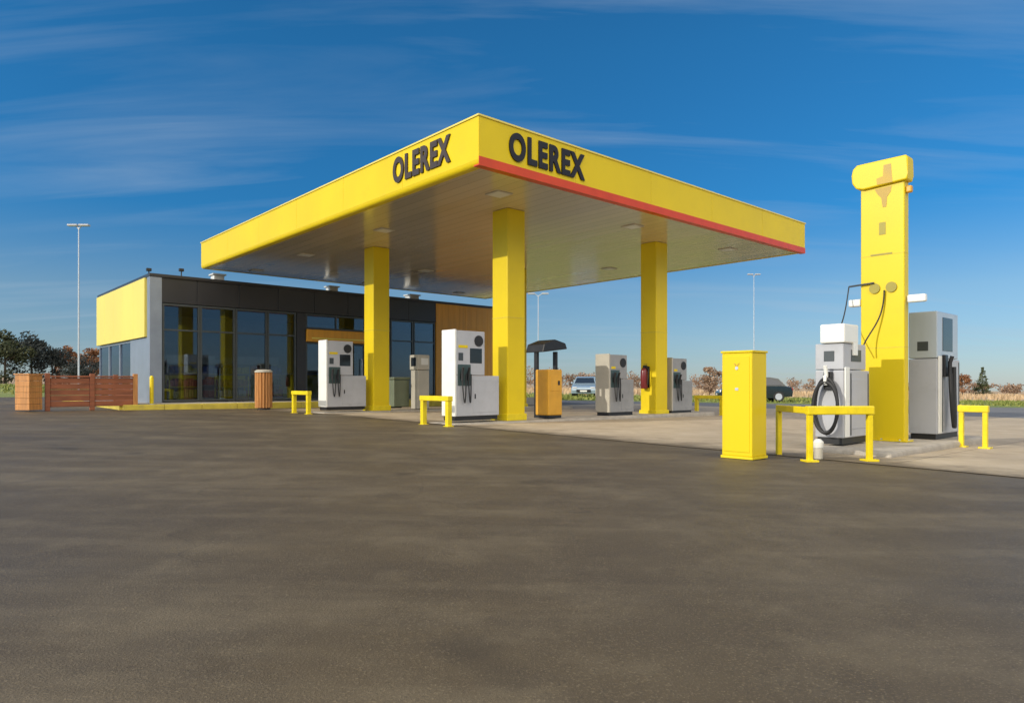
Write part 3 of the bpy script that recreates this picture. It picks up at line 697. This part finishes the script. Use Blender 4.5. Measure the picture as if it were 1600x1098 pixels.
# small white bottle-like stub by the barrier
wc = thing('ground_stub', (3.64, 8.2, zg(3.64) + 0.016), A_R, 'short white capped stub on the ground behind the front crash barrier', 'stub')
b = MB(); b.lathe([(0.05, 0), (0.05, 0.16), (0.035, 0.2)]); b.build('stub', 'beige', wc, True)
b = MB(); b.lathe([(0.055, 0.13), (0.06, 0.15), (0.06, 0.2), (0.03, 0.235)]); b.build('cap', 'white', wc, True)

# yellow totem slab carrying the hoses
tp = Vector((5.63, 9.9))
to = thing('hose_totem', (tp.x, tp.y, zg(tp.x) + 0.10), A_R, 'tall flat yellow totem carrying hoses between the two truck dispensers', 'totem')
TH, TW, TD = 4.08, 0.60, 0.17
b = MB(); b.box(0, TD, 0, TW, 0, TH, 0.012); b.build('slab', 'yellow', to)
for z in (1.36, 2.72):
    b = MB(); b.box(-0.002, TD + 0.002, -0.002, TW + 0.002, z, z + 0.006); b.build('joint', 'yellow_kerb', to)
b = MB(); b.box(-0.05, TD + 0.05, -0.05, TW + 0.05, 0.0, 0.02, 0.004); bp_ = b.build('base_plate', 'yellow_rail', to)
for xx, yy in ((-0.03, 0.05), (-0.03, TW / 2), (-0.03, TW - 0.05), (TD / 2, -0.03)):
    b = MB(); b.disc((xx, yy, 0.02), 0.014, 'z', 0.014, 6); b.build('bolt', 'galv', bp_)
# hood across the top, rounded off at its far end where it overhangs the slab
b = MB(); b.prism([(-0.05, TH - 0.33), (-0.06, TH - 0.25), (-0.06, TH - 0.02), (-0.04, TH + 0.025), (TW + 0.04, TH + 0.025), (TW + 0.10, TH - 0.03), (TW + 0.12, TH - 0.12), (TW + 0.11, TH - 0.24), (TW + 0.05, TH - 0.33), (TW - 0.05, TH - 0.36)], -0.05, TD + 0.02, 'x', 0.02)
hd = b.build('hood', 'yellow', to)
M['ochre'] = mat('ochre_print', (0.46, 0.29, 0.012), 0.45, var=0.2)
M['olive'] = mat('olive_print', (0.30, 0.25, 0.016), 0.45, var=0.15)
# printed emblem narrowing downwards, small plate and bar below it, thin as signs
b = MB(); b.prism([(0.16, TH - 0.06), (0.26, TH - 0.06), (0.27, TH - 0.22), (0.36, TH - 0.24), (0.35, TH - 0.33), (0.14, TH - 0.33)], -0.053, -0.047, 'x'); b.build('emblem', 'ochre', hd)
b = MB(); b.prism([(0.17, TH - 0.37), (0.40, TH - 0.38), (0.36, TH - 0.46), (0.31, TH - 0.52), (0.29, TH - 0.66), (0.24, TH - 0.66), (0.23, TH - 0.52), (0.18, TH - 0.45)], -0.004, 0.002, 'x'); b.build('emblem', 'ochre', to)
b = MB(); b.box(0.04, 0.12, -0.08, 0.0, TH - 0.50, TH - 0.40, 0.02); b.build('side_lamp', 'orange_bin', to)
b = MB(); b.box(-0.004, 0.002, 0.25, 0.34, TH - 1.06, TH - 0.88); b.build('plate', 'olive', to)
b = MB(); b.box(-0.004, 0.002, 0.16, 0.46, TH - 1.36, TH - 1.335); b.build('bar', 'olive', to)
for y in (0.17, 0.40):
    b = MB(); b.disc((-0.02, y, TH - 1.84), 0.075, 'x', 0.022, 20); b.build('hose_outlet', 'olive', to, True)
b = MB(); b.tube([(-0.03, 0.40, TH - 1.76), (-0.03, TW + 0.16, TH - 1.78)], 0.014, 8); b.build('hose_arm', 'frame', to)
def hang(name, pts, r):
    b = MB(); b.tube(pts, r, 8); return b.build(name, 'rubber', to, True)
def bez(p0, p1, p2, p3, n=22):
    p0, p1, p2, p3 = map(Vector, (p0, p1, p2, p3)); o = []
    for i in range(n + 1):
        t = i / n; o.append(p0 * (1 - t) ** 3 + p1 * 3 * t * (1 - t) ** 2 + p2 * 3 * t * t * (1 - t) + p3 * t ** 3)
    return o
hang('hanging_hose', bez((-0.03, TW + 0.16, TH - 1.78), (-0.06, TW + 0.19, TH - 2.1), (-0.30, TW + 0.12, TH - 2.3), (-0.75, TW + 0.02, 1.56)), 0.009)
hang('hanging_hose', bez((-0.03, 0.26, TH - 1.88), (-0.03, 0.26, TH - 2.35), (-0.10, 0.44, TH - 2.45), (-0.30, 0.46, 1.35)), 0.011)
for y, yy in ((-0.02, -0.26), (TW + 0.02, TW + 0.2)):
    b = MB(); b.box(0.04, 0.13, min(y, yy), max(y, yy), TH - 2.08, TH - 1.97, 0.02); b.build('arm_lamp', 'white', to)

# square yellow box at the forecourt edge
yb = thing('valve_box', (2.77, 7.96, zg(2.77) + 0.016), A_R, 'waist high square yellow metal box standing at the forecourt edge', 'box')
b = MB(); b.box(0, 0.335, 0, 0.39, 0.03, 1.24, 0.01); bd = b.build('body', 'yellow', yb)
b = MB(); b.box(-0.012, 0.347, -0.012, 0.402, 1.24, 1.265, 0.006); b.build('lid', 'yellow', yb)
b = MB(); b.box(-0.01, 0.345, -0.01, 0.40, 0.0, 0.03); b.build('foot', 'yellow_rail', yb)
b = MB(); b.box(-0.007, 0.003, 0.03, 0.36, 0.08, 1.2, 0.003); dr = b.build('door', 'yellow', yb)
b = MB(); b.disc((-0.013, 0.19, 1.06), 0.02, 'x', 0.008, 14); b.build('lock', 'galv', dr)
b = MB(); b.prism([(0.15, 1.12), (0.19, 1.06), (0.23, 1.12), (0.20, 1.11), (0.19, 1.085), (0.18, 1.11)], -0.010, -0.005, 'x'); b.build('mark', 'ochre', dr)
b = MB(); b.box(-0.012, -0.006, 0.17, 0.21, 0.80, 0.83); b.build('keyhole_plate', 'galv', dr)

# ------------------------------------------------------------------ beside the shop: bollard, litter bins, terrace fence
bo = thing('bollard', SP(-0.35, -1.5, ZP), 0, 'slim yellow bollard on the pavement at the shop corner', 'bollard')
b = MB(); b.lathe([(0.055, 0.0), (0.055, 0.74), (0.045, 0.79), (0.02, 0.81)]); b.build('post', 'yellow_rail', bo, True)
b = MB(); b.lathe([(0.09, 0.0), (0.09, 0.015)]); b.build('flange', 'galv', bo)
lb = thing('litter_bin', (-7.2, 20.0, zg(-7.2) + 0.008), A_R, 'round tan slatted litter bin standing at the yellow kerb before the shop', 'litter bin')
b = MB()
for k in range(16):
    a = 2 * math.pi * k / 16; c, s = math.cos(a), math.sin(a)
    b.tube([(0.205 * c, 0.205 * s, 0.06), (0.205 * c, 0.205 * s, 1.08)], 0.036, 6)
b.build('slats', 'wood_light', lb)
b = MB(); b.lathe([(0.18, 0.0), (0.18, 1.05)]); b.build('drum', 'anthracite', lb, True)
b = MB(); b.lathe([(0.25, 1.08), (0.25, 1.12), (0.18, 1.16)]); b.build('lid', 'beige', lb, True)
pl = thing('planter', (-12.25, 17.0, zg(-12.25) + 0.008), R_(-14), 'square pale orange wooden planter at the left end of the terrace fence', 'planter')
b = MB()
for z in range(6):
    b.box(0, 0.44, 0, 0.36, 0.03 + z * 0.145, 0.03 + z * 0.145 + 0.14, 0.008)
b.build('box', 'wood_light', pl)
b = MB(); b.box(-0.02, 0.46, -0.02, 0.03, 0.9, 0.93).box(-0.02, 0.46, 0.33, 0.38, 0.9, 0.93).box(-0.02, 0.03, 0.03, 0.33, 0.9, 0.93).box(0.41, 0.46, 0.03, 0.33, 0.9, 0.93); b.build('rim', 'wood_light', pl)
b = MB(); b.box(0.03, 0.41, 0.03, 0.33, 0.85, 0.89); b.build('soil', 'bark', pl)
fe = thing('terrace_fence', (-11.75, 17.45, zg(-11.4) + 0.008), A_R, 'low reddish wooden terrace fence left of the shop', 'fence')
def panel(x0, x1, y):
    b = MB()
    for z in range(5): b.box(x0, x1, y - 0.015, y + 0.015, 0.1 + z * 0.15, 0.1 + z * 0.15 + 0.142, 0.006)
    p = b.build('board_panel', 'wood', fe)
    b = MB(); b.box(x0 - 0.02, x1 + 0.02, y - 0.05, y + 0.05, 0.86, 0.90, 0.006); b.build('top_rail', 'wood', p)
panel(0.06, 0.92, 0); panel(1.04, 1.94, 0)
for x, mm in ((0.0, 'wood'), (0.98, 'wood'), (2.0, 'wood_light')):
    b = MB(); b.box(x - 0.055, x + 0.055, -0.055, 0.055, 0, 0.96, 0.01); b.build('post', mm, fe)
b = MB()
for z in range(5): b.box(1.985, 2.015, 0.06, 2.2, 0.1 + z * 0.15, 0.1 + z * 0.15 + 0.142, 0.006)
b.build('board_panel', 'wood', fe)
b = MB(); b.box(1.945, 2.055, 2.2, 2.31, 0, 0.96, 0.01); b.build('post', 'wood', fe)

# ------------------------------------------------------------------ lamp masts
def mast(x, y, h, label, arm=0.9):
    o = thing('lamp_mast', (x, y, zg(x)), 0, label, 'street lamp', 'slim white lamp masts')
    b = MB(); b.tube([(0, 0, 0), (0, 0, h * 0.5), (0, 0, h)], 0.055, 12, 0.03); b.build('pole', 'galv', o, True)
    b = MB(); b.tube([(0, 0, h - 0.1), (arm * 0.4, 0, h + 0.08), (arm, 0, h + 0.12)], 0.035, 8); b.tube([(0, 0, h - 0.1), (-arm * 0.4, 0, h + 0.08), (-arm, 0, h + 0.12)], 0.035, 8); b.build('arm', 'galv', o, True)
    for s in (-1, 1):
        b = MB(); b.box(s * arm - 0.3, s * arm + 0.3, -0.13, 0.13, h + 0.08, h + 0.2, 0.03); b.build('lamp_head', 'grey', o)
    b = MB(); b.box(-0.16, 0.16, -0.16, 0.16, -0.1, 0.1, 0.01); b.build('base', 'concrete', o)
mast((123 - 800) / 1078 * 42, 42, 10.0, 'slim white lamp mast rising left of the shop before the dark trees', 0.35)
mast((841 - 800) / 1078 * 60, 60, 8.6, 'slim white lamp mast behind the middle column of the canopy', 0.6)
mast((1178 - 800) / 1078 * 75, 75, 13.0, 'slim white lamp mast far behind the square yellow box', 0.4)

# ------------------------------------------------------------------ cars
def car(loc, rz, paint, label):
    o = thing('parked_car', loc, rz, label, 'car', 'cars parked behind the forecourt')
    Wd = 0.86
    def loft(prof, secs, m, name, par):
        """side profile (x, z) lofted over widths: secs = (y, inset)"""
        mb = MB(); rings = []
        cxm = sum(p[0] for p in prof) / len(prof); czm = sum(p[1] for p in prof) / len(prof)
        for y, k in secs:
            rings.append([mb.bm.verts.new((cxm + (px - cxm) * k, y, czm + (pz - czm) * k)) for px, pz in prof])
        n = len(prof)
        for i in range(len(rings) - 1):
            for j in range(n):
                mb.bm.faces.new((rings[i][j], rings[i][(j + 1) % n], rings[i + 1][(j + 1) % n], rings[i + 1][j]))
        mb.bm.faces.new(rings[0]); mb.bm.faces.new(rings[-1][::-1])
        return mb.build(name, m, par, True)
    low = [(-2.1, 0.32), (-2.15, 0.6), (-2.05, 0.88), (-1.6, 0.95), (0.75, 0.95), (1.5, 0.84), (2.0, 0.70), (2.12, 0.5), (2.05, 0.28), (1.0, 0.22), (-1.0, 0.22)]
    body = loft(low, [(-Wd, 0.965), (-Wd + 0.05, 1.0), (Wd - 0.05, 1.0), (Wd, 0.965)], paint, 'body', o)
    cabp = [(-1.75, 0.93), (-1.35, 1.38), (-0.9, 1.46), (0.0, 1.47), (0.35, 1.42), (1.1, 0.93)]
    def cab(name, m, k, par, y):
        mb = MB(); rr = []
        for s in (-1, 1):
            rr.append([mb.bm.verts.new((px, s * (y if pz < 1.0 else y - 0.17), pz + (k if pz > 1.0 else 0))) for px, pz in cabp])
        n = len(cabp)
        for j in range(n): mb.bm.faces.new((rr[0][j], rr[0][(j + 1) % n], rr[1][(j + 1) % n], rr[1][j]))
        mb.bm.faces.new(rr[0]); mb.bm.faces.new(rr[1][::-1])
        return mb.build(name, m, par)
    c = cab('cabin', paint, 0, o, Wd - 0.04)
    # windows sit a little proud of the cabin
    def quad(name, pts, m):
        mb = MB(); vs = [mb.bm.verts.new(p) for p in pts]; f = mb.bm.faces.new(vs)
        nrm = (Vector(pts[1]) - Vector(pts[0])).cross(Vector(pts[2]) - Vector(pts[0])).normalized()
        cen = sum((Vector(p) for p in pts), Vector()) / len(pts)
        if nrm.dot(cen - Vector((-0.3, 0, 1.1))) < 0: nrm = -nrm
        for v in vs: v.co += nrm * 0.006
        e = bmesh.ops.extrude_face_region(mb.bm, geom=[f]); 
        for v in [g for g in e['geom'] if isinstance(g, bmesh.types.BMVert)]: v.co += nrm * 0.008
        return mb.build(name, m, c)
    quad('windscreen', [(1.02, -0.72, 0.98), (1.02, 0.72, 0.98), (0.42, 0.60, 1.38), (0.42, -0.60, 1.38)], 'car_glass')
    quad('rear_window', [(-1.70, -0.68, 0.99), (-1.70, 0.68, 0.99), (-1.38, 0.58, 1.345), (-1.38, -0.58, 1.345)], 'car_glass')
    for s in (-1, 1):
        yl, yh = s * (Wd - 0.055), s * (Wd - 0.195)
        quad('side_window', [(0.92, yl, 0.99), (-0.25, yl, 0.99), (-0.25, yh, 1.40), (0.28, yh, 1.38)], 'car_glass')
        quad('side_window', [(-0.33, yl, 0.99), (-1.5, yl, 0.99), (-1.22, yh, 1.35), (-0.33, yh, 1.40)], 'car_glass')
        mb = MB(); mb.box(1.86, 2.06, s * 0.62 - 0.16, s * 0.62 + 0.16, 0.6, 0.72, 0.03); mb.build('headlight', 'chrome', body)
        mb = MB(); mb.box(-2.16, -2.04, s * 0.66 - 0.12, s * 0.66 + 0.12, 0.66, 0.82, 0.02); mb.build('tail_light', 'redlamp', body)
        mb = MB(); mb.box(0.75, 0.92, s * (Wd + 0.06) - 0.07, s * (Wd + 0.06) + 0.07, 0.95, 1.08, 0.03); mb.build('mirror', paint, o)
        for x in (-1.32, 1.32):
            mb = MB(); mb.tube([(x, s * (Wd - 0.18), 0.31), (x, s * (Wd + 0.01), 0.31)], 0.31, 22); wh = mb.build('wheel', 'rubber', o, True)
            mb = MB(); mb.tube([(x, s * (Wd + 0.005), 0.31), (x, s * (Wd + 0.02), 0.31)], 0.2, 16); mb.build('rim', 'galv', wh)
    mb = MB(); mb.box(2.04, 2.13, -0.5, 0.5, 0.36, 0.56, 0.02); mb.build('grille', 'black', body)
    mb = MB(); mb.box(2.10, 2.14, -0.24, 0.24, 0.40, 0.50); mb.build('number_plate', 'white', body)
    return o
xc = (915 - 800) / 1078 * 50
car((xc, 50, zg(xc) + 0.0), R_(-100), 'white_car', 'pale blue grey car parked behind the forecourt with its windscreen toward the viewer')
xc = (1176 - 800) / 1078 * 42
car((xc, 42, zg(xc) + 0.0), R_(172), 'green_car', 'dark car parked side on behind the square yellow box')

# ------------------------------------------------------------------ vegetation
def leaf_cloud(mb, n, centre, rad, size, flat=0.5, rng=random):
    c = Vector(centre)
    for _ in range(n):
        u = Vector((rng.gauss(0, 1), rng.gauss(0, 1), rng.gauss(0, 1))).normalized() * (rng.random() ** 0.45)
        p = c + Vector((u.x * rad[0], u.y * rad[1], u.z * rad[2]))
        s = size * rng.uniform(0.6, 1.4)
        a = Vector((rng.gauss(0, 1), rng.gauss(0, 1), rng.gauss(0, 1))).normalized(); b = a.orthogonal().normalized()
        q = a.cross(b)
        a = b * s; b = q * s * 0.6
        vs = [mb.bm.verts.new(p + a), mb.bm.verts.new(p + b), mb.bm.verts.new(p - a), mb.bm.verts.new(p - b)]
        mb.bm.faces.new(vs)
def tree(name, x, y, h, wd, leaf, label, cat='tree', n=2600, group=None, clumps=14, seed=0, low=0.12):
    rng = random.Random(seed + int(x * 13))
    o = thing(name, (x, y, zg(x)), 0, label, cat, group)
    t = MB(); lean = rng.uniform(-0.05, 0.05) * h
    t.tube([(0, 0, -0.2), (lean * 0.4, 0, h * 0.35), (lean, 0, h * 0.85)], 0.028 * h, 8, 0.006 * h)
    br = []
    for k in range(8):
        a = rng.uniform(0, 6.28); z = h * rng.uniform(0.25, 0.65); r = wd * 0.5 * rng.uniform(0.5, 0.9)
        e = Vector((lean * z / h + r * math.cos(a), r * math.sin(a), z + h * rng.uniform(0.08, 0.25))); br.append(e)
        t.tube([(lean * z / h, 0, z), e * 0.5 + Vector((lean * z / h, 0, z)) * 0.5 + Vector((0, 0, 0.1)), e], 0.010 * h, 6, 0.003 * h)
    t.build('trunk', 'bark', o, True)
    c = MB()
    for k in range(clumps):
        if k < len(br): p = br[k]
        else:
            a = rng.uniform(0, 6.28); zt = rng.uniform(low, 0.92); prof = math.sin(math.pi * min(1, zt * 0.9 + 0.12)) ** 0.6
            r = wd * 0.42 * prof * rng.uniform(0.2, 1)
            p = Vector((r * math.cos(a), r * math.sin(a), zt * h))
        cr_ = wd * rng.uniform(0.14, 0.27)
        leaf_cloud(c, n // clumps, p, (cr_, cr_, cr_ * 0.75), 0.018 * h + 0.05, rng=rng)
    c.build('crown', leaf, o)
    return o
def at(px, d): return (px - 800) / 1078 * d
G = 'trees standing left beyond the grass'
for px, d, h, wd, lf, lab, s in (
    (-60, 92, 7.6, 8.5, 'leaf_dark', 'broad dark green tree partly cut by the left frame edge', 1),
    (8, 88, 6.9, 6.2, 'leaf_dark', 'tall dark green tree at the left frame edge above the planter', 2),
    (50, 92, 6.8, 5.6, 'leaf_slate', 'dark bluish tree just right of the tree at the left frame edge', 3),
    (82, 95, 5.2, 4.4, 'leaf_slate', 'lower dark bluish tree above the middle of the terrace fence', 4),
    (108, 100, 5.6, 3.2, 'leaf_rust', 'small rusty autumn tree just left of the white lamp mast', 5),
    (147, 100, 5.2, 3.6, 'leaf_rust', 'small rusty autumn tree tucked against the shop side panel', 6),
    (128, 84, 3.6, 4.6, 'leaf_slate', 'low dark bush like tree behind the white lamp mast', 7)):
    tree('broadleaf_tree', at(px, d), d, h, wd, lf, lab, group=G, n=3600, clumps=22, seed=s, low=0.06)
# conifer and small rusty tree on the right
def conifer(x, y, h, wd, label):
    o = thing('conifer', (x, y, zg(x)), 0, label, 'tree'); rng = random.Random(5)
    t = MB(); t.tube([(0, 0, -0.2), (0, 0, h * 0.95)], 0.02 * h, 8, 0.004 * h); t.build('trunk', 'bark', o, True)
    c = MB()
    for k in range(16):
        z = h * (0.08 + 0.88 * k / 15); r = wd * 0.5 * (1 - k / 16) + 0.06
        for q in range(max(4, int(14 * (1 - k / 18)))):
            a = rng.uniform(0, 6.28); L = r * rng.uniform(0.75, 1.1)
            leaf_cloud(c, 12, (L * 0.6 * math.cos(a), L * 0.6 * math.sin(a), z - L * 0.16), (L * 0.4, L * 0.4, 0.16), 0.13, rng=rng)
    c.build('crown', 'needle', o)
conifer(at(1535, 120), 120, 5.0, 4.0, 'dark pointed conifer standing alone in the far field on the right')
tree('broadleaf_tree', at(1503, 118), 118, 4.6, 3.4, 'leaf_rust', 'small rusty tree beside the pointed conifer', n=1800, seed=21, group='rusty trees in the right field')
tree('broadleaf_tree', at(1108, 70), 70, 3.0, 2.6, 'leaf_brown', 'small brown tree left of the square yellow box', n=1500, seed=31)

# far brown woodland: reads as one band
def wood(name, x0, x1, y, hf, n, label, sd):
    rng = random.Random(sd); c = MB(); x = x0
    while x < x1:
        q = max(0.0, min(1.0, (x - 30) / 70)); h = hf(x) * rng.uniform(0.75 + 0.13 * q, 1.2 - 0.12 * q); wd = h * (rng.uniform(0.5, 0.9) + 0.5 * q); yy = y + rng.uniform(-14, 14); z = zg(x)
        c.tube([(x, yy, z - 0.3), (x + rng.uniform(-.3, .3), yy, z + h * 0.8)], 0.1, 4, 0.03, cap=False)
        for k in range(5):
            leaf_cloud(c, n // 5, (x + rng.uniform(-.35, .35) * wd, yy + rng.uniform(-.3, .3) * wd, z + h * rng.uniform(0.12, 0.8)), (wd * 0.36, wd * 0.36, h * 0.24), 0.32, rng=rng)
        x += wd * rng.uniform(0.32, 0.55)
    o = c.build(name, 'leaf_brown'); tag(o, label, 'woodland', kind='stuff'); return o
wood('woodland', -160, 330, 255, lambda x: 6.4 - 0.016 * max(0, x - 20), 200, 'far band of bare reddish brown trees along the horizon', 3)

# grass tufts along the verge and dry reeds behind
def tufts(name, m, x0, x1, y0, y1, n, h, label, sd):
    rng = random.Random(sd); c = MB()
    for _ in range(n):
        x = rng.uniform(x0, x1); y = rng.uniform(y0, y1); z = zg(x); a = rng.uniform(0, 3.14); hh = h * rng.uniform(0.5, 1.3); w_ = 0.05 + 0.12 * hh
        dx, dy = math.cos(a) * w_, math.sin(a) * w_
        c.bm.faces.new([c.bm.verts.new((x - dx, y - dy, z)), c.bm.verts.new((x + dx, y + dy, z)), c.bm.verts.new((x + rng.uniform(-.1, .1), y + rng.uniform(-.1, .1), z + hh))])
    o = c.build(name, m); tag(o, label, 'grass', kind='stuff'); return o
tufts('grass', 'blade', -6, 62, 38.5, 56, 9000, 0.16, 'short green grass on the verge behind the forecourt', 1)
tufts('grass', 'blade', -75, -24, 30, 80, 7000, 0.16, 'short green grass on the field left of the shop', 2)
tufts('reeds', 'reed', -5, 130, 59, 130, 9000, 0.45, 'tall dry tan grass in the field behind the verge', 3)
